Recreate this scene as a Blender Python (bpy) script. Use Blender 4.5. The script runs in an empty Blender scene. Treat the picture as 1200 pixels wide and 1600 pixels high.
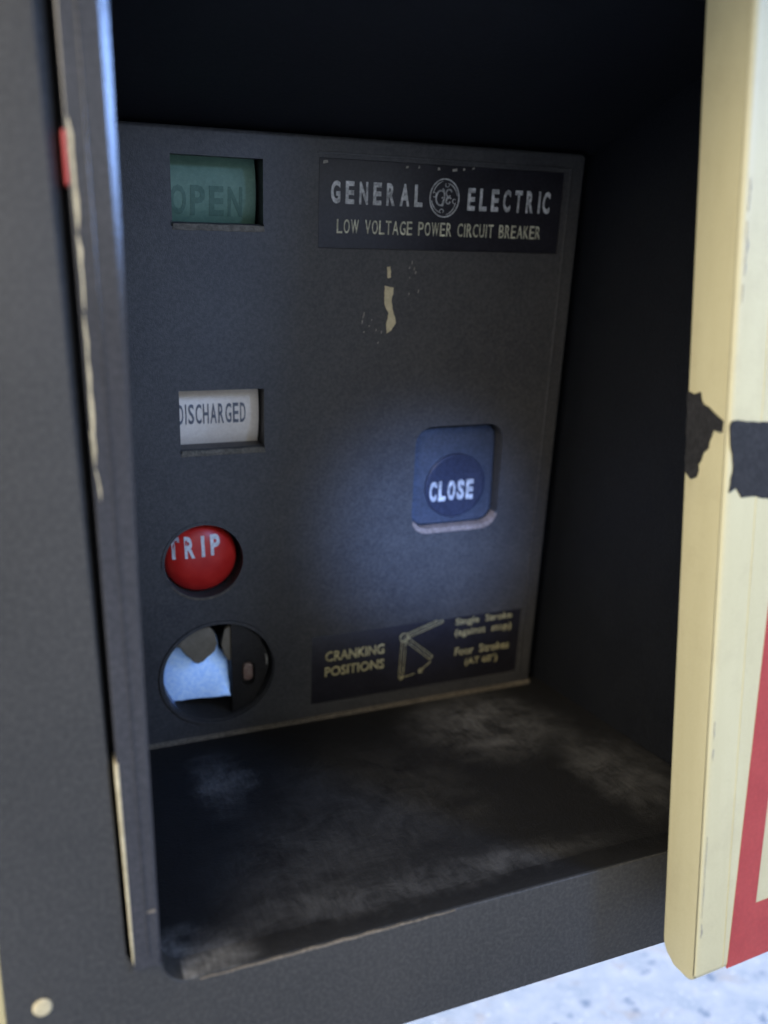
import bpy, bmesh, math, random
from mathutils import Vector, Matrix
random.seed(7)
S = bpy.context.scene
COL = S.collection
H = 0.70                                   # camera height above the ground

# ---------------------------------------------------------------- camera
cd = bpy.data.cameras.new('camera'); cam = bpy.data.objects.new('camera', cd); COL.objects.link(cam)
R3 = Matrix(((0.9331029, -0.08294248, 0.34991359), (-0.35908296, -0.16226617, 0.91909146), (-0.01945259, -0.98325492, -0.18119427)))
m = Matrix.Identity(4)
for i in range(3):
    m[i][0] = R3[i][0]; m[i][1] = -R3[i][1]; m[i][2] = -R3[i][2]
m[2][3] = H
cam.matrix_world = m
cd.sensor_fit = 'VERTICAL'; cd.sensor_height = 36; cd.lens = 30.375
cd.clip_start = 0.02; cd.clip_end = 500
cd.dof.use_dof = True; cd.dof.focus_distance = 0.57; cd.dof.aperture_fstop = 3.3
S.camera = cam
S.render.resolution_x = 768; S.render.resolution_y = 1024

# ---------------------------------------------------------------- world, sun, exposure
SUN_AZ, SUN_EL = math.radians(-18), math.radians(48)      # azimuth from +Y towards +X
w = bpy.data.worlds.new('World'); S.world = w; w.use_nodes = True
nt = w.node_tree; bg = nt.nodes['Background']
sky = nt.nodes.new('ShaderNodeTexSky'); sky.sky_type = 'NISHITA'; sky.sun_disc = False
sky.sun_elevation = SUN_EL; sky.sun_rotation = SUN_AZ
sky.dust_density = 5.0; sky.ozone_density = 0.6; sky.air_density = 1.0
hz = nt.nodes.new('ShaderNodeHueSaturation'); hz.inputs['Saturation'].default_value = .42      # thin high cloud
nt.links.new(sky.outputs[0], hz.inputs['Color']); nt.links.new(hz.outputs[0], bg.inputs[0]); bg.inputs[1].default_value = 0.12
sd = bpy.data.lights.new('sun', 'SUN'); sd.energy = 0.7; sd.angle = math.radians(10); sd.color = (1, .96, .9)
so = bpy.data.objects.new('sun', sd); COL.objects.link(so)
sdir = Vector((math.sin(SUN_AZ)*math.cos(SUN_EL), math.cos(SUN_AZ)*math.cos(SUN_EL), math.sin(SUN_EL)))
so.rotation_euler = sdir.to_track_quat('Z', 'Y').to_euler()
S.view_settings.view_transform = 'Standard'; S.view_settings.look = 'None'
S.view_settings.gamma = 1; S.view_settings.use_curve_mapping = False
S.view_settings.exposure = 1.7

def aimed(o, loc, aim):
    o.location = loc; o.rotation_euler = (Vector(loc)-Vector(aim)).to_track_quat('Z', 'Y').to_euler()
# added bluish area lamp, upper right, for the blue glint on the rim
al = bpy.data.lights.new('added_blue_lamp', 'AREA'); al.shape = 'RECTANGLE'; al.size = .17; al.size_y = .32; al.energy = 3.8; al.color = (.26, .46, 1.)
ao = bpy.data.objects.new('added_blue_lamp', al); COL.objects.link(ao); aimed(ao, (.90, -.55, H+.47), (.03, .4, H))
# added warm area lamp on the left, brightens door edge and face
wl = bpy.data.lights.new('added_warm_lamp', 'AREA'); wl.shape = 'RECTANGLE'; wl.size = 1.2; wl.size_y = 1.0; wl.energy = 12; wl.color = (1., .88, .68)
wo = bpy.data.objects.new('added_warm_lamp', wl); COL.objects.link(wo); aimed(wo, (-1.15, -.75, H+.95), (.25, .45, H-.1))
# added blue spot lamp that makes the glow around the button pad
sl = bpy.data.lights.new('added_pad_spot', 'SPOT'); sl.energy = 33; sl.spot_size = math.radians(12.5); sl.spot_blend = 1.; sl.color = (.25, .43, 1.); sl.shadow_soft_size = .04
sp = bpy.data.objects.new('added_pad_spot', sl); COL.objects.link(sp); aimed(sp, (.06, -.22, H+.12), (.286, .652, H-.150))

# ---------------------------------------------------------------- materials
def newmat(name, rough=.5, spec=.5, metal=0.):
    m = bpy.data.materials.new(name); m.use_nodes = True
    b = m.node_tree.nodes['Principled BSDF']
    b.inputs['Roughness'].default_value = rough; b.inputs['Metallic'].default_value = metal
    b.inputs['Specular IOR Level'].default_value = spec
    return m, m.node_tree, b
def nd(t, typ, **k):
    n = t.nodes.new(typ)
    for a, v in k.items(): setattr(n, a, v)
    return n
def coords(t): return nd(t, 'ShaderNodeNewGeometry').outputs['Position']
def mapping(t, src, scale=(1,1,1), rot=(0,0,0)):
    n = nd(t, 'ShaderNodeMapping'); n.inputs['Scale'].default_value = scale; n.inputs['Rotation'].default_value = rot
    t.links.new(src, n.inputs[0]); return n.outputs[0]
def noise(t, src, scale, detail=4, rough=.6, dist=0.):
    n = nd(t, 'ShaderNodeTexNoise'); n.inputs['Scale'].default_value = scale; n.inputs['Detail'].default_value = detail
    n.inputs['Roughness'].default_value = rough; n.inputs['Distortion'].default_value = dist
    t.links.new(src, n.inputs['Vector']); return n.outputs['Fac']
def mrange(t, src, a, b, c=0., d=1., smooth=False):
    n = nd(t, 'ShaderNodeMapRange'); t.links.new(src, n.inputs[0])
    if smooth: n.interpolation_type = 'SMOOTHSTEP'
    for i, v in enumerate((a, b, c, d)): n.inputs[i+1].default_value = v
    return n.outputs[0]
def math2(t, op, a, b=None):
    n = nd(t, 'ShaderNodeMath', operation=op)
    for i, v in enumerate((a, b)):
        if v is None: continue
        if isinstance(v, (int, float)): n.inputs[i].default_value = v
        else: t.links.new(v, n.inputs[i])
    return n.outputs[0]
def mix(t, fac, a, b):
    n = nd(t, 'ShaderNodeMix', data_type='RGBA')
    if isinstance(fac, (int, float)): n.inputs[0].default_value = fac
    else: t.links.new(fac, n.inputs[0])
    for i, v in ((6, a), (7, b)):
        if isinstance(v, tuple): n.inputs[i].default_value = (*v, 1)
        else: t.links.new(v, n.inputs[i])
    return n.outputs[2]
def bump(t, b, h, strength, dist=.001):
    n = nd(t, 'ShaderNodeBump'); n.inputs['Strength'].default_value = strength; n.inputs['Distance'].default_value = dist
    t.links.new(h, n.inputs['Height']); t.links.new(n.outputs[0], b.inputs['Normal'])
def blob(t, src, c, r, inner=.0, scale=(1,1,1)):            # soft spot mask around a world point
    s = nd(t, 'ShaderNodeVectorMath', operation='SUBTRACT'); t.links.new(src, s.inputs[0]); s.inputs[1].default_value = c
    k = nd(t, 'ShaderNodeVectorMath', operation='MULTIPLY'); t.links.new(s.outputs[0], k.inputs[0]); k.inputs[1].default_value = scale
    l = nd(t, 'ShaderNodeVectorMath', operation='LENGTH'); t.links.new(k.outputs[0], l.inputs[0])
    return mrange(t, l.outputs['Value'], inner*r, r, 1., 0., True)

def speck_mat(name, c1, c2, rough=.5, spec=.5, sc=60, fine=1400, bmp=.25, metal=0., pw=1.):
    m, t, b = newmat(name, rough, spec, metal); P = coords(t)
    n1 = mrange(t, noise(t, P, sc, 5, .65), .3, .7); n2 = noise(t, P, fine, 2, .5)
    c = mix(t, n1, c1, c2)
    n3 = noise(t, P, 420, 3, .7)
    c = mix(t, mrange(t, n3, .62, .38, 0., .30*pw), c, tuple(x*.45 for x in c1))
    h = mix(t, mrange(t, n3, .45, .75, 0., .45*pw), c, tuple(min(1, x*1.6) for x in c2))
    t.links.new(h, b.inputs['Base Color']); bump(t, b, math2(t, 'ADD', n2, math2(t, 'MULTIPLY', n3, 1.5)), bmp, .0006)
    return m
DARK = speck_mat('dark_grey_paint', (.031,.030,.027), (.049,.046,.041), .52, .4, 7, 1300)
RIM = speck_mat('rim_plastic', (.030,.028,.029), (.040,.037,.037), .16, .5, 40, 1500, .12)
INNER = speck_mat('black_moulding', (.0065,.0075,.0100), (.010,.011,.0135), .55, .35, 30, 1500)
GAP = speck_mat('black_gap', (.006,.006,.006), (.010,.010,.010), .8, .2, 30, 1500)
RED = speck_mat('red_paint', (.36,.040,.035), (.42,.055,.045), .5, .4, 60, 1200, .1, pw=.3)
REDBTN, t, b = newmat('red_button_plastic', .38, .45); P = coords(t)
t.links.new(mix(t, mrange(t, noise(t, P, 90, 5), .35, .7), (.48,.014,.010), (.58,.028,.018)), b.inputs['Base Color'])
BLUEGREY = speck_mat('pad_plastic', (.038,.044,.058), (.052,.060,.078), .40, .45, 50, 1500, .12)
DISC = speck_mat('button_disc_plastic', (.024,.027,.044), (.034,.038,.058), .36, .45, 50, 1500, .10)
LABEL = speck_mat('nameplate_black', (.013,.012,.015), (.022,.020,.024), .42, .45, 60, 1500, .08)
LETTER = speck_mat('silver_lettering', (.20,.20,.19), (.62,.61,.58), .4, .5, 150, 1500, .1)
GOLD = speck_mat('pale_gold_lettering', (.28,.26,.17), (.66,.62,.44), .45, .5, 200, 1500, .1)
GOLD2 = speck_mat('worn_gold_lettering', (.24,.20,.09), (.60,.52,.26), .45, .5, 200, 1500, .1)
WHITE = speck_mat('white_lettering', (.58,.58,.55), (.80,.80,.76), .5, .4, 200, 1500, .1)
GREEN = speck_mat('green_flag', (.115,.205,.140), (.155,.260,.180), .5, .4, 60, 1500, .1, pw=.3)
GREENT = speck_mat('dark_flag_lettering', (.080,.150,.105), (.115,.195,.140), .6, .3, 60, 1500, .1, pw=.3)
FLAG = speck_mat('white_flag', (.74,.62,.48), (.84,.72,.57), .55, .4, 50, 1500, .1, pw=.3)
FLAGT = speck_mat('grey_flag_lettering', (.10,.10,.105), (.17,.17,.18), .6, .3, 300, 1500, .1, pw=.3)
OLD = speck_mat('cream_remnant', (.40,.33,.19), (.66,.56,.35), .7, .3, 120, 1500, .3, pw=.3)
TAPE = speck_mat('black_tape', (.016,.015,.014), (.030,.028,.027), .65, .3, 120, 1200, .3)
DUST = speck_mat('pale_dust', (.17,.125,.095), (.27,.205,.165), .85, .2, 90, 1300, .3)
WORN = speck_mat('worn_brown_edge', (.12,.10,.075), (.22,.18,.13), .7, .3, 120, 1300, .2)
SCUFF = speck_mat('grey_scuff', (.26,.23,.18), (.36,.33,.27), .7, .3, 200, 1500, .3)
LATCH = speck_mat('greasy_latch_steel', (.014,.012,.010), (.028,.024,.019), .45, .4, 60, 1500, .3)
HUB = speck_mat('brown_steel', (.16,.13,.085), (.23,.19,.13), .55, .4, 90, 1500, .2, pw=.3)
PIN = speck_mat('rusty_pin', (.20,.10,.07), (.30,.22,.16), .6, .4, 260, 1500, .2)

# painted faceplate: mottled, with wiped dust streaks
FACE, t, b = newmat('faceplate_plastic', .5, .45); P = coords(t)
big = mrange(t, noise(t, P, 11, 4, .6), .35, .7)
streak = mrange(t, noise(t, mapping(t, mapping(t, P, (1,1,1), (0, .75, 0)), (16, 16, 48)), 2.4, 7, .72, .5), .46, .82)
fine = noise(t, P, 1300, 2, .5)
c = mix(t, big, (.042,.040,.039), (.062,.058,.053))
c = mix(t, math2(t, 'MULTIPLY', streak, .24), c, (.12,.11,.095))
mid = noise(t, P, 380, 3, .75)
c = mix(t, mrange(t, mid, .40, .72, 0., .36), c, (.095,.088,.078)); c = mix(t, mrange(t, mid, .58, .36, 0., .32), c, (.014,.014,.015))
rub = mrange(t, noise(t, mapping(t, mapping(t, P, (1,1,1), (0, 1.1, 0)), (260, 260, 30)), 1., 4, .7), .60, .80)
c = mix(t, math2(t, 'MULTIPLY', rub, .22), c, (.16,.145,.12))
t.links.new(c, b.inputs['Base Color']); bump(t, b, math2(t, 'ADD', fine, mid), .30, .0006)
t.links.new(mrange(t, streak, 0, 1, .44, .62), b.inputs['Roughness'])
DUSTEDGE = speck_mat('dusty_edge', (.085,.070,.050), (.16,.13,.092), .8, .2, 90, 1300, .3)

# floor of the recess: black with patches of settled dust and a painted corner sheen
FLOOR, t, b = newmat('black_floor_dust_sheen', .6, .35); P = coords(t)
Z0 = H-.3115
spots = [((.095,.60,Z0), .038, .9, (1.3,.55,1)), ((.320,.620,Z0), .085, 1.25, (1,.9,1)), ((.20,.54,Z0), .10, .26, (1,.8,1)),
         ((.042,.416,Z0), .036, 1.5, (.8,1.1,1)), ((.12,.48,Z0), .08, .24, (1,1,1)), ((.375,.50,Z0), .09, .60, (2.0,.9,1)),  # first entry: dust plus blue sky sheen painted into the front-left corner
         ((.14,.432,Z0), .035, .4, (.4,1.4,1)), ((.24,.43,Z0), .03, .45, (.3,1.4,1))]
wn_ = nd(t, 'ShaderNodeTexNoise'); wn_.inputs['Scale'].default_value = 26; wn_.inputs['Detail'].default_value = 5; wn_.inputs['Roughness'].default_value = .65
t.links.new(P, wn_.inputs['Vector'])
wa = nd(t, 'ShaderNodeVectorMath', operation='SUBTRACT'); t.links.new(wn_.outputs['Color'], wa.inputs[0]); wa.inputs[1].default_value = (.5,.5,.5)
wb = nd(t, 'ShaderNodeVectorMath', operation='MULTIPLY'); t.links.new(wa.outputs[0], wb.inputs[0]); wb.inputs[1].default_value = (.055,.055,0)
wc = nd(t, 'ShaderNodeVectorMath', operation='ADD'); t.links.new(P, wc.inputs[0]); t.links.new(wb.outputs[0], wc.inputs[1]); PW = wc.outputs[0]
acc = None
for cc, r, k, sc in spots:
    v = math2(t, 'MULTIPLY', blob(t, PW, cc, r, .05, sc), k*1.3)
    acc = v if acc is None else math2(t, 'ADD', acc, v)
cl = mrange(t, noise(t, P, 34, 8, .72, .6), .34, .74)
hair = mrange(t, noise(t, mapping(t, P, (420, 60, 60), (0, 0, .5)), 1., 5, .7), .42, .85)
d = math2(t, 'MULTIPLY', acc, math2(t, 'ADD', math2(t, 'MULTIPLY', cl, .75), math2(t, 'MULTIPLY', hair, .35)))
d = math2(t, 'MINIMUM', math2(t, 'ADD', d, math2(t, 'MULTIPLY', math2(t, 'MULTIPLY', cl, hair), .05)), 1.)
d = math2(t, 'MAXIMUM', d, 0.)
c = mix(t, d, (.011,.0105,.010), (.170,.165,.155))
t.links.new(c, b.inputs['Base Color']); grit = noise(t, P, 500, 3, .7); bump(t, b, math2(t, 'ADD', cl, grit), .5, .001)

# cream door enamel
CREAM, t, b = newmat('cream_enamel', .45, .45); P = coords(t)
n1 = mrange(t, noise(t, mapping(t, P, (26, 26, 3)), 2., 5, .6), .3, .7)
n2 = noise(t, P, 1100, 2, .5); dirt = mrange(t, noise(t, P, 30, 8, .75), .50, .78)
c = mix(t, n1, (.545,.475,.26), (.60,.53,.30)); c = mix(t, math2(t, 'MULTIPLY', dirt, .34), c, (.36,.29,.16))
c = mix(t, mrange(t, n2, .3, .8, 0., .16), c, (.78,.70,.46))
t.links.new(c, b.inputs['Base Color']); bump(t, b, n2, .1, .0003)

# bare zinc plate behind the crank hole
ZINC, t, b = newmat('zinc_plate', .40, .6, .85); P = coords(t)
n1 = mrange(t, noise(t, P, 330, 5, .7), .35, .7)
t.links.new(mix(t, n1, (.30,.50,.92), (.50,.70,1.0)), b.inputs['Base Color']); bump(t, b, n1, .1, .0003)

# pale speckled stone ground
GROUND, t, b = newmat('speckled_concrete', .7, .35); P = coords(t)
vor = nd(t, 'ShaderNodeTexVoronoi'); vor.inputs['Scale'].default_value = 44; vor.inputs['Randomness'].default_value = 1
wob = nd(t, 'ShaderNodeVectorMath', operation='ADD'); t.links.new(P, wob.inputs[0])
wn = nd(t, 'ShaderNodeTexNoise'); wn.inputs['Scale'].default_value = 90; t.links.new(P, wn.inputs['Vector'])
ws = nd(t, 'ShaderNodeVectorMath', operation='SCALE'); t.links.new(wn.outputs['Color'], ws.inputs[0]); ws.inputs['Scale'].default_value = .02
t.links.new(ws.outputs[0], wob.inputs[1]); t.links.new(wob.outputs[0], vor.inputs['Vector'])
sep = nd(t, 'ShaderNodeSeparateColor'); t.links.new(vor.outputs['Color'], sep.inputs[0])
pick = mrange(t, sep.outputs[0], .62, .68); near = mrange(t, vor.outputs['Distance'], .40, .12, 0., 1., True)
chips = math2(t, 'MULTIPLY', pick, near)
base = mix(t, mrange(t, noise(t, P, 30, 6, .7), .35, .7), (.145,.195,.285), (.23,.275,.365))
c = mix(t, math2(t, 'MULTIPLY', chips, .85), base, (.06,.10,.19))
br = mrange(t, noise(t, P, 15, 7, .7, .4), .54, .72)
c = mix(t, math2(t, 'MULTIPLY', br, .72), c, (.16,.125,.10))
c = mix(t, mrange(t, noise(t, P, 150, 3, .6), .62, .70, 0., .7), c, (.40,.45,.54))
t.links.new(c, b.inputs['Base Color']); bump(t, b, noise(t, P, 120, 5, .7), .4, .002)

# ---------------------------------------------------------------- helpers
def thing(name, label, cat, loc):
    o = bpy.data.objects.new(name, None); COL.objects.link(o); o.location = loc; o.empty_display_size = .05
    o['label'] = label; o['category'] = cat; return o
def link(name, bm, mat, parent=None, M=None, smooth=True, label=None):
    me = bpy.data.meshes.new(name)
    if M is not None: bmesh.ops.transform(bm, matrix=M, verts=bm.verts)
    if parent is not None:
        L = Vector(parent.location)
        if parent.parent: L = Vector((0,0,0)); p = parent
        root = parent
        while root.parent: root = root.parent
        bmesh.ops.translate(bm, vec=-Vector(root.location), verts=bm.verts)
    bmesh.ops.recalc_face_normals(bm, faces=bm.faces)
    bm.to_mesh(me); bm.free()
    o = bpy.data.objects.new(name, me); COL.objects.link(o); me.materials.append(mat)
    if smooth:
        for p in me.polygons: p.use_smooth = True
        try: me.set_sharp_from_angle(angle=math.radians(32))
        except Exception: pass
    if parent is not None: o.parent = parent
    if label: o['label'] = label
    return o
def prism(pts, z0, z1, bev=0, seg=3, both=False):
    """polygon in xy, extruded in z from z0 to z1, front (z1) rim rounded"""
    bm = bmesh.new()
    vs = [bm.verts.new((x, y, z1)) for x, y in pts]; f = bm.faces.new(vs)
    if f.normal.z < 0: f.normal_flip()
    r = bmesh.ops.extrude_face_region(bm, geom=[f])
    nv = [g for g in r['geom'] if isinstance(g, bmesh.types.BMVert)]
    for v in nv: v.co.z = z0
    bm.normal_update()
    if bev:
        es = [e for e in bm.edges if all(abs(v.co.z-z1) < 1e-7 for v in e.verts)]
        bmesh.ops.bevel(bm, geom=es, offset=bev, segments=seg, affect='EDGES', profile=.5, clamp_overlap=True)
    bmesh.ops.recalc_face_normals(bm, faces=bm.faces)
    return bm
def rrect(x0, x1, y0, y1, r=0, n=6, rs=None):
    rs = rs or (r, r, r, r); pts = []
    for (cx, cy, a0), q in zip(((x1, y1, 0), (x0, y1, 90), (x0, y0, 180), (x1, y0, 270)), rs):
        if q <= 0: pts.append((cx, cy)); continue
        ox = cx + (-q if cx == x1 else q); oy = cy + (-q if cy == y1 else q)
        for i in range(n+1):
            a = math.radians(a0+90*i/n); pts.append((ox+q*math.cos(a), oy+q*math.sin(a)))
    return pts
def circ(cx, cy, r, n=48, ry=None):
    return [(cx+r*math.cos(2*math.pi*i/n), cy+(ry or r)*math.sin(2*math.pi*i/n)) for i in range(n)]
def box(x0, x1, y0, y1, z0, z1, bev=0, seg=2):
    bm = bmesh.new(); bmesh.ops.create_cube(bm, size=1)
    for v in bm.verts:
        v.co = Vector(((x0+x1)/2+v.co.x*(x1-x0), (y0+y1)/2+v.co.y*(y1-y0), (z0+z1)/2+v.co.z*(z1-z0)))
    if bev: bmesh.ops.bevel(bm, geom=bm.edges[:], offset=bev, segments=seg, affect='EDGES', profile=.5)
    return bm
def join(*bms):
    out = bmesh.new()
    for q in bms:
        me = bpy.data.meshes.new('tmp'); q.to_mesh(me); q.free(); out.from_mesh(me); bpy.data.meshes.remove(me)
    return out
def ring(cx, cy, r, wd, z0, z1, n=64, ry=None):
    ry = ry or r; bm = bmesh.new(); L = []
    for i in range(n):
        a = 2*math.pi*i/n; c_, s_ = math.cos(a), math.sin(a)
        L.append([bm.verts.new((cx+(r+d)*c_, cy+(ry+d)*s_, z)) for d, z in ((0, z0), (0, z1), (-wd, z1), (-wd, z0))])
    for i in range(n):
        A, B = L[i], L[(i+1) % n]
        for k in range(4): bm.faces.new((A[k], B[k], B[(k+1) % 4], A[(k+1) % 4]))
    return bm
def lathe(cx, cy, prof, n=64, ry=1.):
    bm = bmesh.new(); rows = []
    for r, z in prof:
        if r < 1e-6: rows.append([bm.verts.new((cx, cy, z))]); continue
        rows.append([bm.verts.new((cx+r*math.cos(2*math.pi*i/n), cy+ry*r*math.sin(2*math.pi*i/n), z)) for i in range(n)])
    for A, B in zip(rows, rows[1:]):
        for i in range(n):
            j = (i+1) % n
            if len(A) == 1 and len(B) == 1: continue
            if len(A) == 1: bm.faces.new((A[0], B[i], B[j]))
            elif len(B) == 1: bm.faces.new((A[i], A[j], B[0]))
            else: bm.faces.new((A[i], A[j], B[j], B[i]))
    return bm
def stroke(pts, wd, z0, z1, taper=False):
    """flat ribbon with thickness following a polyline"""
    bm = bmesh.new(); n = len(pts); L = []
    for i, (x, y) in enumerate(pts):
        a = pts[max(0, i-1)]; c_ = pts[min(n-1, i+1)]
        dx, dy = c_[0]-a[0], c_[1]-a[1]; l = math.hypot(dx, dy) or 1; nx, ny = -dy/l, dx/l
        h = wd/2*(math.sin(math.pi*(.12+.76*i/(n-1))) if taper else 1)
        L.append([bm.verts.new(p) for p in ((x+nx*h, y+ny*h, z0), (x+nx*h, y+ny*h, z1), (x-nx*h, y-ny*h, z1), (x-nx*h, y-ny*h, z0))])
    for A, B in zip(L, L[1:]):
        for k in range(4): bm.faces.new((A[k], B[k], B[(k+1) % 4], A[(k+1) % 4]))
    bm.faces.new(L[0]); bm.faces.new(L[-1][::-1])
    return bm
def text(s, x0, x1, y0, y1, z0, z1, bold=0., space=1., shear=0.):
    cu = bpy.data.curves.new('t', 'FONT'); cu.body = s; cu.size = 1; cu.offset = bold; cu.space_character = space
    cu.extrude = .01; cu.resolution_u = 3; cu.shear = shear
    o = bpy.data.objects.new('t', cu); COL.objects.link(o)
    bpy.context.view_layer.update()
    me = bpy.data.meshes.new_from_object(o.evaluated_get(bpy.context.evaluated_depsgraph_get()))
    bpy.data.objects.remove(o); bpy.data.curves.remove(cu)
    bm = bmesh.new(); bm.from_mesh(me); bpy.data.meshes.remove(me)
    xs = [v.co.x for v in bm.verts]; ys = [v.co.y for v in bm.verts]
    a, b_, c_, d_ = min(xs), max(xs), min(ys), max(ys)
    for v in bm.verts:
        v.co.x = x0+(v.co.x-a)/(b_-a)*(x1-x0); v.co.y = y0+(v.co.y-c_)/(d_-c_)*(y1-y0); v.co.z = z1 if v.co.z > 0 else z0
    return bm
def ltext(s, x0, x1, y0, y1, z0, z1, bold=0., fill=.80):
    wt = {'I': .45, ' ': .75, 'M': 1.25, 'W': 1.3, 'A': 1.1, 'O': 1.05, 'G': 1.05, 'C': 1.02}
    tot = sum(wt.get(ch, 1.) for ch in s); u = (x1-x0)/(tot-(1-fill)*wt.get(s[-1], 1.)); x = x0; out = []
    for ch in s:
        cw = wt.get(ch, 1.)*u
        if ch == 'I': out.append(text(ch, x+cw*.12, x+cw*.12+u*(.13+bold*1.6), y0, y1, z0, z1, bold))
        elif ch != ' ': out.append(text(ch, x, x+cw-(1-fill)*u, y0, y1, z0, z1, bold))
        x += cw
    return join(*out)
def cut(bm, cutters):
    """boolean difference, returns a new bmesh"""
    me = bpy.data.meshes.new('a'); bm.to_mesh(me); bm.free(); o = bpy.data.objects.new('a', me); COL.objects.link(o)
    tmp = []
    for c_ in cutters:
        bmesh.ops.recalc_face_normals(c_, faces=c_.faces)
        mc = bpy.data.meshes.new('c'); c_.to_mesh(mc); c_.free(); oc = bpy.data.objects.new('c', mc); COL.objects.link(oc); tmp.append(oc)
        md = o.modifiers.new('b', 'BOOLEAN'); md.operation = 'DIFFERENCE'; md.object = oc; md.solver = 'EXACT'
    bpy.context.view_layer.update()
    r = bpy.data.meshes.new_from_object(o.evaluated_get(bpy.context.evaluated_depsgraph_get()))
    out = bmesh.new(); out.from_mesh(r); bpy.data.meshes.remove(r)
    for q in tmp+[o]:
        d_ = q.data; bpy.data.objects.remove(q); bpy.data.meshes.remove(d_)
    return out
def jag(pts, amp, step=.004, seed=1):
    rnd = random.Random(seed); out = []; n = len(pts)
    for i in range(n):
        a, b_ = Vector(pts[i]), Vector(pts[(i+1) % n]); k = max(1, int((b_-a).length/step))
        for j in range(k):
            p = a.lerp(b_, j/k); out.append((p.x+rnd.uniform(-amp, amp), p.y+rnd.uniform(-amp, amp)))
    return out

# frames: front plane (x, z) -> world, +local z towards the camera
def front(y): return Matrix(((1,0,0,0), (0,0,-1,y), (0,1,0,H), (0,0,0,1)))
TH = math.atan(.1706); cs, sn = math.cos(TH), math.sin(TH)
FM = Matrix(((1,0,0,0), (0,-sn,-cs,.681), (0,cs,-sn,H-.3115), (0,0,0,1)))     # faceplate frame

# ---------------------------------------------------------------- ground
bm = bmesh.new(); bmesh.ops.create_grid(bm, x_segments=2, y_segments=2, size=120)
g = link('ground', bm, GROUND, smooth=False); g['kind'] = 'structure'

# ---------------------------------------------------------------- circuit breaker
B = thing('circuit_breaker', 'dark grey power circuit breaker front with deep recess, red trip button and nameplate', 'circuit breaker', (.18, .6, 0))
YP = .40
ZT = .186                                    # top of plate and rim
# front plate: one sheet with an open-topped cutout, closed by a header above the view
out = [(-.0437,-.376), (.52,-.376), (.52,ZT), (.402,ZT), (.402,-.2995)]
r = .012
out += [(.402-r+r*math.cos(math.radians(-a)), -.3115+r+r*math.sin(math.radians(-a))) for a in range(0, 91, 15)]
r = .014
out += [(.0292+r+r*math.cos(math.radians(270-a)), -.3115+r+r*math.sin(math.radians(270-a))) for a in range(0, 91, 15)]
out += [(.0292,-.2972), (.0230,-.2972), (.0165,-.2960), (.0142,-.2925), (.0122,-.2880), (.0122,ZT), (-.0437,ZT)]
bm = prism(out, -.018, 0)
es = [e for e in bm.edges if all(abs(v.co.z) < 1e-7 for v in e.verts)]
big_e = [e for e in es if all(v.co.x < .0145 and v.co.x > .010 for v in e.verts) and abs(e.verts[0].co.y-e.verts[1].co.y) > .1]
bmesh.ops.bevel(bm, geom=big_e, offset=.0065, segments=6, affect='EDGES', profile=.5)
es = [e for e in bm.edges if e.is_valid and all(abs(v.co.z) < 1e-7 for v in e.verts) and not all(v.co.x < .016 and v.co.x > .004 and v.co.y > -.296 for v in e.verts)]
es = [e for e in es if len(e.link_faces) == 2 and e.calc_face_angle(0) > .7]
bmesh.ops.bevel(bm, geom=es, offset=.0013, segments=3, affect='EDGES', profile=.5)
link('front_plate', bm, DARK, B, front(YP))
link('plate_header', box(-.0437, .52, ZT+.0002, .34, -.018, 0), DARK, B, front(YP))
link('added_shade_hood', box(-.0437, .52, .21, .3995, H+.235, H+.25, .002), DARK, B)  # added out of view to shade the upper plate and recess from the sky
# worn edge line along the lip of the cutout
link('rivet', lathe(-.0275, -.3045, [(.0045, -.001), (.0045, .0006), (.0035, .0016), (0, .0020)], 24), OLD, B, front(YP), label='small cream rivet head')
link('edge_wear', stroke([(.047+.12*i/30*1.2, -.3122+.0002*math.sin(i*1.7)) for i in range(31)], .0011, -.0012, .0004, True), WORN, B, front(YP))
# side flange in cream, only a sliver shows
link('side_flange', box(-.075, -.0452, -.40, ZT, -.03, -.012), CREAM, B, front(YP))

# rim strip on the left of the recess
def rimw(z): return .0009+.0032*max(0, min(1, (z+.10)/.25))
rim = bmesh.new(); rows = []
for z in [-.2962, -.29, -.2, -.1, -.05, 0, .05, .1, .15, ZT]:
    e0 = .0274+.0042*max(0, min(1, (z+.2962)/.34)); q = e0+rimw(z)
    prof_ = [(.0147,-.040), (.0147,.0018), (.0150,.0025), (.0157,.0028), (e0-.0006,.0028), (e0,.0027), (q,.0027-.33*(q-e0)), (q+.0002,.0022-.33*(q-e0)), (q,-.0085), (q,-.040)]
    rows.append([rim.verts.new((x, z, d)) for x, d in prof_])
for A, C in zip(rows, rows[1:]):
    for k in range(len(A)): rim.faces.new((A[k], A[(k+1) % len(A)], C[(k+1) % len(A)], C[k]))
rim.faces.new(rows[0]); rim.faces.new(rows[-1][::-1])
rimo = link('recess_rim', rim, RIM, B, front(YP), smooth=False)
link('rim_bead', box(.0226, .0233, -.290, ZT-.001, -.001, .0037, .0003), RIM, rimo, front(YP))
link('rim_joint', box(.0234, .0275, -.2668, -.2655, -.001, .0030, .0001), WORN, rimo, front(YP))
link('groove_backing', box(.004, .0146, -.30, ZT, -.019, -.0165), GAP, B, front(YP))
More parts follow.
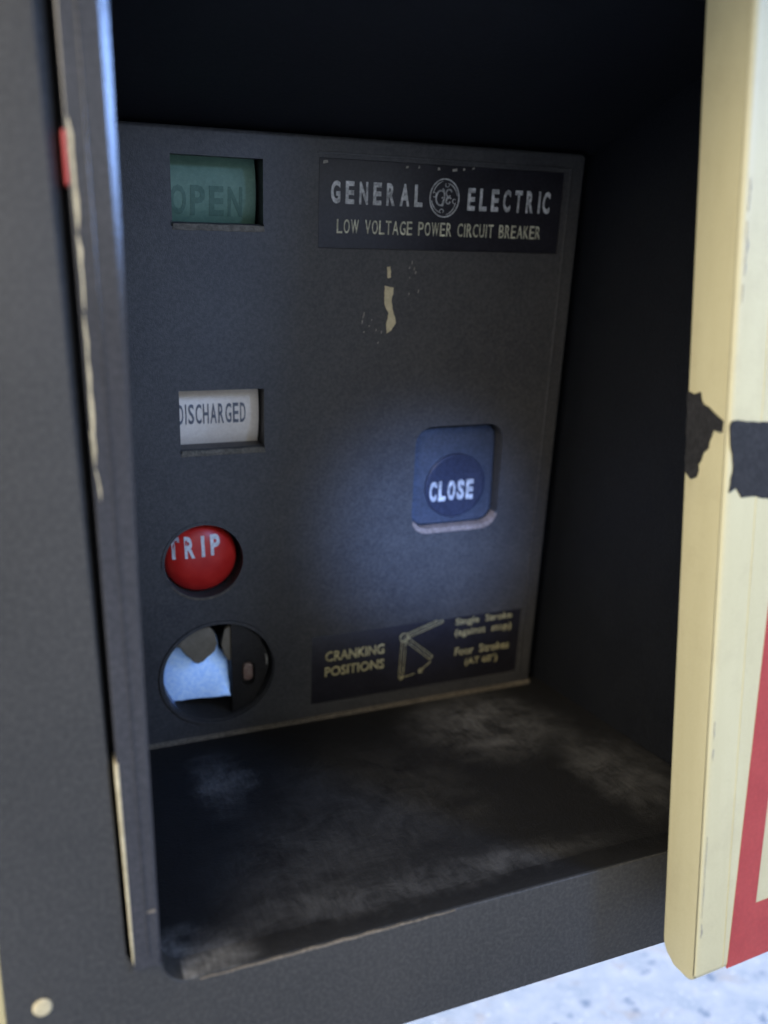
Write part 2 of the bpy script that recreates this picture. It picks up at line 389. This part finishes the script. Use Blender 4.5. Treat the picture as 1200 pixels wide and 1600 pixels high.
# old cream and red paint left along the groove
rnd = random.Random(31)
def sliver(z1, z0, xa, xb, wa, wb, name='cream_paint_remnant'):
    n_ = max(3, int((z1-z0)/.006)); L1, L2 = [], []
    for k in range(n_+1):
        f_ = k/n_; zz = z1+(z0-z1)*f_; xc = xa+(xb-xa)*f_; wd = (wa+(wb-wa)*f_)*rnd.uniform(.55, 1.15)*(.25 if k in (0, n_) else 1)
        L1.append((xc+rnd.uniform(-.0002, .0002), zz)); L2.append((xc+wd, zz))
    link(name, prism(L1+L2[::-1], .0020, .0031), OLD, rimo, front(YP))
sliver(.097, .052, .0160, .0164, .0022, .0016); sliver(.051, .020, .0164, .0166, .0013, .0010); sliver(.019, -.046, .0162, .0158, .0010, .0016)
sliver(-.030, -.047, .0150, .0158, .0008, .0010); sliver(-.048, -.062, .0160, .0172, .0012, .0008)
link('red_paint_remnant', box(.0134, .0157, .071, .093, -.006, .0024, .0008), RED, B, front(YP))
link('cream_edge_strip', prism([(.0138,-.189), (.0142,-.1865), (.0156,-.1865), (.0158,-.288), (.0155,-.2935), (.0148,-.290)], -.010, .0034, .0004), OLD, B, front(YP))

# recess moulding: floor, ceiling, right wall, back wall
def quadbox(*a): return box(*a)
W = B
link('recess_floor', box(-.02, .47, .4185, .74, H-.335, H-.3119), FLOOR, W)
cb_ = box(-.02, .4155, .4187, .70, 0, .012)
for v in cb_.verts: v.co.z += H+.188-(v.co.y-.4187)*.19
link('recess_ceiling', cb_, INNER, W)
link('recess_side_wall', box(.416, .44, .4185, .74, H-.3115, H+.188), INNER, W)
link('recess_side_wall', box(-.035, -.02, .4185, .74, H-.3115, H+.188), INNER, W)
link('recess_back_wall', box(-.02, .44, .715, .735, H-.3115, H+.188), INNER, W)
link('floor_lip', box(.0305, .40, .4010, .4183, H-.3250, H-.3108, .0003), FLOOR, W)
link('outer_casing', box(-.04, .50, .745, .76, H-.33, H+.30), DARK, W)
link('casing_top', box(-.04, .50, .42, .744, H+.285, H+.30), DARK, W)
link('stand', join(box(-.02, .16, .44, .70, .0, .02, .004), box(.04, .10, .50, .64, .02, H-.336, .004)), DARK, W)

# faceplate with its openings
slab = prism(rrect(.0, .4035, .0005, .466, .004, 4), -.020, 0, .0030, 4)
cuts = []
def wincut(x0, x1, y0, y1):
    c_ = box(x0, x1, y0, y1, -.05, .01)
    d_ = prism([(0.0, 0.0), (.0046, 0.0), (.0, -.0036)], x0-.0012, x1+.0005)     # chamfered sill
    # wedge: local (depth, y) -> place
    for v in d_.verts:
        dep, yy, xx = v.co.x, v.co.y, v.co.z
        v.co = Vector((xx, y0+.0004+yy if dep < .001 else y0+.0004, .0008-dep if dep > .001 else .0008))
    return [c_, d_]
cuts += wincut(.086, .148, .406, .4485) + wincut(.086, .148, .2475, .2915)
cuts += [prism(rrect(.2722, .3520, .1665, .2558, .015, 8), -.05, .01)]
cuts += [prism(circ(.1005, .1585, .0300), -.05, .01), prism(circ(.1100, .0595, .0452, 64, .0445), -.05, .01)]
cuts += [box(.1877, .3855, .3915, .4520, -.0012, .01), box(.1877, .3875, .0150, .0800, -.0012, .01)]
slab = cut(slab, cuts)
es = [e for e in slab.edges if e.is_valid and len(e.link_faces) == 2 and all(abs(v.co.z) < 1e-6 for v in e.verts) and e.calc_face_angle(0) > 1.0]
fp = link('faceplate', slab, FACE, B, FM)
link('faceplate_border', join(box(.3895, .3925, .012, .455, -.001, .0006, .0005), box(.186, .3895, .4545, .4560, -.001, .0005, .0004)), FACE, B, FM)
link('faceplate_foot', prism([(.0,-.0015), (.4035,-.0015), (.4035,.0035), (.0,.0035)], -.012, .0025, .0015, 3), DUSTEDGE, B, FM)

SILL = speck_mat('dusty_sill', (.10,.088,.065), (.19,.16,.12), .85, .2, 80, 1300, .4)
# soft dusty sills below the two windows
for y0 in (.406, .2475):
    link('window_sill', prism(jag([(.0858,y0-.0048), (.1492,y0-.0048), (.1480,y0-.0006), (.0866,y0-.0006)], .0003, .006, int(y0*1000)), -.002, .00035, .0003), SILL, B, FM)

# OPEN flag
def drum(x0, x1, yc, r, depth, n=24):
    bm = bmesh.new(); rows = []
    for i in range(n+1):
        a = math.radians(-45+90*i/n)
        rows.append([bm.verts.new((x, yc+r*math.sin(a), depth-r+r*math.cos(a))) for x in (x0, x1)])
    for A, C in zip(rows, rows[1:]): bm.faces.new((A[0], A[1], C[1], C[0]))
    r2 = bmesh.ops.extrude_face_region(bm, geom=bm.faces[:])
    for g_ in r2['geom']:
        if isinstance(g_, bmesh.types.BMVert): g_.co.z -= .003
    return bm
def on_drum(bm, yc, r, depth):
    for v in bm.verts:
        s_ = max(-.9, min(.9, (v.co.y-yc)/r)); v.co.z += depth-r+r*math.sqrt(1-s_*s_)
    return bm
def drum_text(s, x0, x1, y0, y1, yc, r, depth, bold):
    t_ = ltext(s, x0, x1, y0, y1, 0, .0003, bold, .78)
    bmesh.ops.subdivide_edges(t_, edges=t_.edges[:], cuts=2)
    return on_drum(t_, yc, r, depth)
fl = link('breaker_state_flag', drum(.070, .146, .427, .050, -.014), GREEN, B, FM, label='green flag reading OPEN')
link('lettering', drum_text('OPEN', .0872, .1365, .4105, .4300, .427, .050, -.0139, .03), GREENT, fl, FM)
fl = link('spring_state_flag', drum(.070, .1465, .272, .060, -.012), FLAG, B, FM, label='off white flag reading DISCHARGED')
link('lettering', drum_text('DISCHARGED', .0862, .1365, .2640, .2790, .272, .060, -.0119, .015), FLAGT, fl, FM)

# TRIP button
prof = [(.0285, -.032), (.0285, -.0125), (.0278, -.0085), (.0250, -.0048), (.0200, -.0018), (.0140, .0000), (.0070, .0009), (0, .0011)]
tb = link('trip_button', lathe(.0990, .1585, prof), REDBTN, B, FM, label='round domed red button reading TRIP')
def dome_z(rr):
    P_ = [(q[0], q[1]) for q in prof[1:]][::-1]
    for (r0, z0), (r1, z1) in zip(P_, P_[1:]):
        if rr <= r1: return z0+(z1-z0)*(rr-r0)/(r1-r0)
    return -.012
tt = join(*[text(ch, a, b_, y0, y1, 0, .0004, .035) for ch, a, b_, y0, y1 in (('T', .0735, .0825, .1618, .1782), ('R', .0860, .0935, .1625, .1788), ('I', .0985, .1010, .1630, .1790), ('P', .1055, .1130, .1635, .1792))])
bmesh.ops.subdivide_edges(tt, edges=tt.edges[:], cuts=2)
for v in tt.verts: v.co.z += dome_z(math.hypot(v.co.x-.0990, v.co.y-.1585))+.0001
link('lettering', tt, WHITE, tb, FM)
link('trip_button_collar', ring(.1005, .1585, .0322, .0022, -.002, .0007), FACE, B, FM)
link('button_dust', stroke([(.1005+.0312*math.cos(math.radians(a)), .1585+.0312*math.sin(math.radians(a))) for a in range(215, 325, 5)], .0016, -.001, .0009, True), DUSTEDGE, B, FM)

# CLOSE pad and button
pad = prism(rrect(.2730, .3512, .1673, .2550, .0145, 8), -.034, -.0085, .0025, 4)
for v in pad.verts:
    if v.co.z > -.02: v.co.z -= (v.co.y-.1673)/.0877*.0040
cb = link('close_pad', pad, BLUEGREY, B, FM, label='rounded blue-grey recessed pad')
bt = lathe(.3145, .2010, [(.0278, -.020), (.0278, -.0082), (.0272, -.0076), (.0258, -.0073), (.0240, -.0076), (.012, -.0084), (0, -.0086)])
cbn = link('close_button', bt, DISC, cb, FM, label='round dark blue dished button reading CLOSE')
link('lettering', ltext('CLOSE', .2905, .3312, .1886, .2060, -.0095, -.0070, .040, .76), LETTER, cbn, FM)
pl = [(.2735, .1735)] + [(.2872+.0150*math.cos(math.radians(a)), .1806+.0150*math.sin(math.radians(a))) for a in range(205, 271, 9)] + \
     [(.3370+.0150*math.cos(math.radians(a)), .1806+.0150*math.sin(math.radians(a))) for a in range(270, 345, 9)]
link('pad_edge_dust', stroke(pl, .0044, -.008, .0006, True), DUST, B, FM)

# nameplate
npl = link('nameplate', box(.1880, .3852, .3918, .4517, -.004, -.0007, .0004), LABEL, B, FM, label='black nameplate with silver lettering and round emblem')
zt0, zt1 = -.0008, -.0004
link('lettering', ltext('GENERAL', .1968, .2672, .4222, .4375, zt0, zt1, .035, .62), LETTER, npl, FM)
link('lettering', ltext('ELECTRIC', .3040, .3748, .4212, .4372, zt0, zt1, .035, .62), LETTER, npl, FM)
link('lettering', ltext('LOW VOLTAGE POWER CIRCUIT BREAKER', .2016, .3688, .4022, .4118, zt0, zt1, .004, .80), GOLD, npl, FM)
# emblem: round badge with a scripted monogram and four curls
ex, ey, er = .2848, .4292, .0122
def arc(cx, cy, r0, r1, a0, a1, n=16, ry=1.15):
    return [(cx+(r0+(r1-r0)*i/n)*math.cos(math.radians(a0+(a1-a0)*i/n)), cy+ry*(r0+(r1-r0)*i/n)*math.sin(math.radians(a0+(a1-a0)*i/n))) for i in range(n+1)]
em = [ring(ex, ey, er, .0009, zt0, zt1+.0002, 64, er*1.12)]
for k in range(4):
    a = 45+90*k
    em.append(stroke(arc(ex, ey, er*.86, er*.78, a-36, a+30, 14, 1.12), .0008, zt0, zt1, True))
    hx, hy = ex+er*.70*math.cos(math.radians(a+34)), ey+er*.70*1.12*math.sin(math.radians(a+34))
    em.append(stroke(arc(hx, hy, er*.10, er*.16, a+90, a+330, 10, 1.), .0006, zt0, zt1, True))
em.append(stroke(arc(ex-.0030, ey-.0002, .0040, .0036, 50, 300, 20, 1.35) + [(ex-.0012, ey-.0030), (ex+.0002, ey+.0008), (ex-.0022, ey+.0000)], .0011, zt0, zt1))
em.append(stroke([(ex-.0012, ey-.0060), (ex-.0004, ey-.0030), (ex+.0000, ey+.0014), (ex-.0006, ey+.0056), (ex-.0018, ey+.0066)], .0009, zt0, zt1, True))
em.append(stroke(arc(ex+.0036, ey-.0024, .0006, .0030, 10, -310, 22, 1.0), .0010, zt0, zt1))
em.append(stroke(arc(ex+.0034, ey+.0034, .0026, .0020, 20, 250, 16, 1.1), .0010, zt0, zt1))
em.append(stroke([(ex+.0012, ey-.0002), (ex+.0034, ey+.0008), (ex+.0046, ey+.0020)], .0008, zt0, zt1))
link('emblem', join(*em), LETTER, npl, FM)
bits = []
rnd = random.Random(4)
for x_, l_ in ((.1905,.004), (.2530,.002), (.2625,.0015), (.2780,.002), (.2900,.004), (.2985,.0015), (.3060,.002)):
    y_ = .4487+rnd.uniform(-.001, .0012)
    bits.append(prism(jag([(x_, y_), (x_+l_, y_+.0004), (x_+l_*.9, y_+.0020), (x_+.0003, y_+.0017)], .0003, .0015, int(x_*9999)), zt0, zt1))
for q in bits: link('scratch_mark', q, SCUFF, npl, FM)

# cranking positions label
cl_ = link('instruction_label', box(.1880, .3872, .0153, .0797, -.004, -.0007, .0004), LABEL, B, FM, label='black label explaining cranking positions in worn gold print')
for q in (('CRANKING', .2000, .2535, .0545, .0640, .016), ('POSITIONS', .1998, .2540, .0400, .0492, .016), ('Single  Stroke', .3212, .3780, .0700, .0785, .006),
          ('(against  stop)', .3212, .3780, .0590, .0680, .004), ('Four  Strokes', .3225, .3775, .0410, .0490, .006), ('(AT 60\u00b0)', .3335, .3665, .0282, .0368, .006)):
    link('lettering', text(q[0], q[1], q[2], q[3], q[4], zt0, zt1, q[5]), GOLD2, cl_, FM)
def handle(p, q, wd):
    (x0, y0), (x1, y1) = p, q; L_ = math.hypot(x1-x0, y1-y0); ux, uy = (x1-x0)/L_, (y1-y0)/L_; nx, ny = -uy*wd/2, ux*wd/2
    a_ = [(x0+ux*.0025+nx, y0+uy*.0025+ny), (x1+nx, y1+ny), (x1-nx, y1-ny), (x0+ux*.0025-nx, y0+uy*.0025-ny)]
    return [stroke([a_[0], a_[1]], .0005, zt0, zt1), stroke([a_[3], a_[2]], .0005, zt0, zt1), stroke([a_[1], a_[2]], .0007, zt0, zt1),
            stroke([(x0, y0), (x1-ux*.001, y1-uy*.001)], .0003, zt0, zt1)]
piv = (.2718, .0672)
dg = handle(piv, (.2705, .0268), .0042) + handle(piv, (.2990, .0430), .0042) + handle(piv, (.3078, .0790), .0042)
dg += [ring(piv[0], piv[1], .0042, .0007, zt0, zt1+.0001, 28)]
R_ = .041; a0, a1 = -91, -45
ar = [(piv[0]+.038*math.cos(math.radians(a0+(a1-a0)*i/12)), piv[1]+.0395*math.sin(math.radians(a0+(a1-a0)*i/12))) for i in range(13)]
dg += [stroke(ar[:6], .0005, zt0, zt1), stroke(ar[8:], .0005, zt0, zt1), text('60\u00b0', .2872, .2925, .0292, .0340, zt0, zt1, .01)]
dg += [prism([(.2690,.0275), (.2722,.0275), (.2706,.0240)], zt0, zt1)]
link('crank_diagram', join(*dg), GOLD2, cl_, FM)

# crank socket
cr = link('crank_socket', join(ring(.1100, .0595, .0478, .0026, -.004, .0016, 64, .0471), ring(.1100, .0595, .0455, .0012, -.046, -.001, 64, .0448)), FACE, B, FM)
link('socket_backing', prism(circ(.1100, .0595, .0460), -.056, -.0465), GAP, cr, FM)
za, zb = -.012, -.009
zp = [(.1195,.0345)] + [(.0900+.0275*math.cos(math.radians(a)), .0630+.032*math.sin(math.radians(a))) for a in range(238, 129, -9)]
zp = [(.1200,.0330), (.0680,.0330), (.0645,.0440), (.0625,.0560), (.0640,.0680), (.0690,.0790), (.0740,.0850), (.0800,.0850), (.0900,.0820), (.1080,.0850), (.1130,.0800), (.1145,.0690), (.1200,.0630)]
zpm = prism(jag(zp, .0005, .004, 77), za, zb, .0006)
for v in zpm.verts: v.co.z -= (v.co.y-.033)*.50-(v.co.x-.09)*.10
link('zinc_plate', zpm, ZINC, cr, FM, label='bright bluish bare metal plate')
hp = [(.0770,.0850), (.0800,.0835), (.0850,.0765), (.0905,.0690), (.0940,.0672), (.0985,.0690), (.1075,.0770), (.1095,.0830), (.1085,.0930), (.1040,.0990), (.0900,.0985), (.0830,.0920)]
link('crank_hub', prism(jag(hp, .0004, .004, 78), -.009, -.0055, .0012, 3), HUB, cr, FM)
link('pawl', prism([(.1130,.0820), (.1150,.0720), (.1180,.0668), (.1210,.0655), (.1210,.0980), (.1160,.0950)], -.009, -.006, .0006), HUB, cr, FM)
lock = prism([(.1205,.0170), (.1205,.1010), (.1330,.0960), (.1440,.0860), (.1510,.0700), (.1515,.0560), (.1460,.0390), (.1380,.0250)], -.016, -.004, .0012)
lock = cut(lock, [prism(rrect(.1290, .1400, .0420, .0640, .0052, 5), -.010, .01)])
link('latch_plate', lock, LATCH, cr, FM)
link('wear_highlight', stroke([(.1490,.0690), (.1500,.0640), (.1498,.0590)], .0016, -.0045, -.0034, True), SCUFF, cr, FM)  # pale stroke: small rim highlight painted over the latch wear
link('latch_pin', prism(rrect(.1305, .1385, .0455, .0610, .0038, 5), -.010, -.0052, .001), PIN, cr, FM)

# cream label residue in the middle of the faceplate
res = join(prism(jag([(.2402,.3655), (.2465,.3650), (.2470,.3600), (.2462,.3560), (.2470,.3490), (.2497,.3415), (.2500,.3385), (.2452,.3315), (.2428,.3305), (.2428,.3400), (.2440,.3460), (.2412,.3500), (.2398,.3590)], .0005, .0018, 8), -.0005, .0005),
           prism(jag([(.2412,.3795), (.2440,.3795), (.2445,.3720), (.2420,.3715)], .0003, .0015, 9), -.0005, .0005))
link('glue_residue', res, OLD, B, FM, label='torn scrap of cream label')
rnd = random.Random(12); bits = []
for i in range(16):
    x_, y_ = (.262+rnd.uniform(-.004, .006), .375+rnd.uniform(-.016, .012)) if i < 7 else (.236+rnd.uniform(-.014, .006), .334+rnd.uniform(-.012, .010))
    l_ = rnd.uniform(.0008, .0028)
    bits.append(prism([(x_, y_), (x_+.0006, y_), (x_+.0009, y_+l_), (x_+.0004, y_+l_*1.1)], -.0004, .0002))
for q in bits: link('scratch_mark', q, SCUFF, fp, FM)

# ---------------------------------------------------------------- cabinet door, ajar
eps = .08; ux, uy = 1/math.hypot(1, eps), eps/math.hypot(1, eps)
RX, RY, RZ = .3164, .3475, -.360
LEAN = .0150
DM = Matrix(((ux, LEAN, uy, RX), (uy, 0, -ux, RY), (-LEAN, 1, 0, H+RZ), (0,0,0,1)))
D = thing('cabinet_door', 'thick cream enamel metal door standing ajar with red border and torn black tape', 'door', (RX+.08, RY+.02, 0))
pr = [(-.0350, .66), (-.0350, .0150)] + [(-.0350+.010*(1-math.cos(math.radians(a))), .0150-.012*math.sin(math.radians(a))) for a in range(15, 76, 15)] + \
     [(-.0235, .0012), (-.006, 0)] + [(-.006+.006*math.sin(math.radians(a)), .006-.006*math.cos(math.radians(a))) for a in range(15, 91, 15)] + [(0, .66)]
panel = prism(pr, 0, .170)
for v in panel.verts: v.co = Vector((v.co.z, v.co.y, v.co.x))
bmesh.ops.recalc_face_normals(panel, faces=panel.faces)
for v in panel.verts:
    if v.co.z < -.009: v.co.z += .0095*max(0, 1-v.co.y/.53)*min(1, (-v.co.z-.009)/.02)
es = [e for e in panel.edges if all(abs(v.co.x) < 1e-6 and abs(v.co.z) < 1e-6 for v in e.verts)]
bmesh.ops.bevel(panel, geom=es, offset=.0045, segments=6, affect='EDGES', profile=.5)
es = [e for e in panel.edges if e.calc_face_angle(0) > .8]
bmesh.ops.bevel(panel, geom=es, offset=.0018, segments=3, affect='EDGES', profile=.5)
link('door_panel', panel, CREAM, D, DM)
red = prism([(.0255,.0022), (.150,.0022), (.150,.62), (.0255,.62)], -.0005, .0003)
red = cut(red, [box(.0435, .132, .0385, .60, -.01, .01)])
for v in red.verts: v.co.x += v.co.y*.055 - (.0 if v.co.x > .1 else 0)
link('red_border', red, RED, D, DM, smooth=False)
link('raised_bead', box(.0222, .0230, .004, .655, -.0003, .0004, .0003), CREAM, D, DM)
# tape wrapped round the edge: piece on the front, piece on the flange
fz = lambda z: z-RZ
tp = prism(jag([(.0004,fz(-.0400)), (.0012,fz(-.0375)), (.0350,fz(-.0385)), (.0420,fz(-.0385)), (.0420,fz(-.0825)), (.0300,fz(-.0800)), (.0220,fz(-.0775)), (.0120,fz(-.0770)), (.0065,fz(-.0730)), (.0022,fz(-.0745)), (.0042,fz(-.0600)), (.0015,fz(-.0500))], .0008, .0035, 21), -.0003, .0005)
link('black_tape', tp, TAPE, D, DM, smooth=False, label='torn black tape on the door face')
SM = Matrix(((-uy*0, 0, -1, 0), (0, 0, 0, 0), (0, 0, 0, 0), (0,0,0,1)))
# flange frame: (depth back from the ridge, z) with normal towards -u
FL = Matrix(((-uy, LEAN, -ux, RX), (ux, 0, -uy, RY), (0, 1, 0, H+RZ), (0,0,0,1)))
ft = prism(jag([(a_*.84, b_) for a_, b_ in [(.0345,fz(-.0235)), (.0290,fz(-.0245)), (.0240,fz(-.0240)), (.0210,fz(-.0300)), (.0130,fz(-.0335)), (.0050,fz(-.0375)), (.0052,fz(-.0430)), (.0120,fz(-.0430)), (.0150,fz(-.0520)), (.0200,fz(-.0560)), (.0240,fz(-.0680)), (.0290,fz(-.0700)), (.0340,fz(-.0655))]], .0007, .0030, 33), -.0003, .0009)
link('black_tape', ft, TAPE, D, FL, smooth=False, label='torn black tape on the door edge')
# bare chips along the front corner
rnd = random.Random(5); bits = []
for z_, l_, w_ in ((.080,.016,.0012), (.060,.026,.0016), (.030,.009,.0006), (-.045,.004,.0012), (-.200,.011,.0010), (-.216,.007,.0014), (-.268,.050,.0008), (-.322,.009,.0013)):
    n_ = 7; x_ = .0026
    L1 = [(x_+w_*rnd.uniform(.1, .5), fz(z_-l_*k/n_)) for k in range(n_+1)]; L2 = [(a_+w_*rnd.uniform(.15, 1.)*math.sin(math.pi*(k+.4)/(n_+.8)), b_) for k, (a_, b_) in enumerate(L1)]
    bits.append(prism(L1+L2[::-1], -.0006, .0002))
for q in bits: link('paint_chip', q, SCUFF, D, DM, smooth=False)
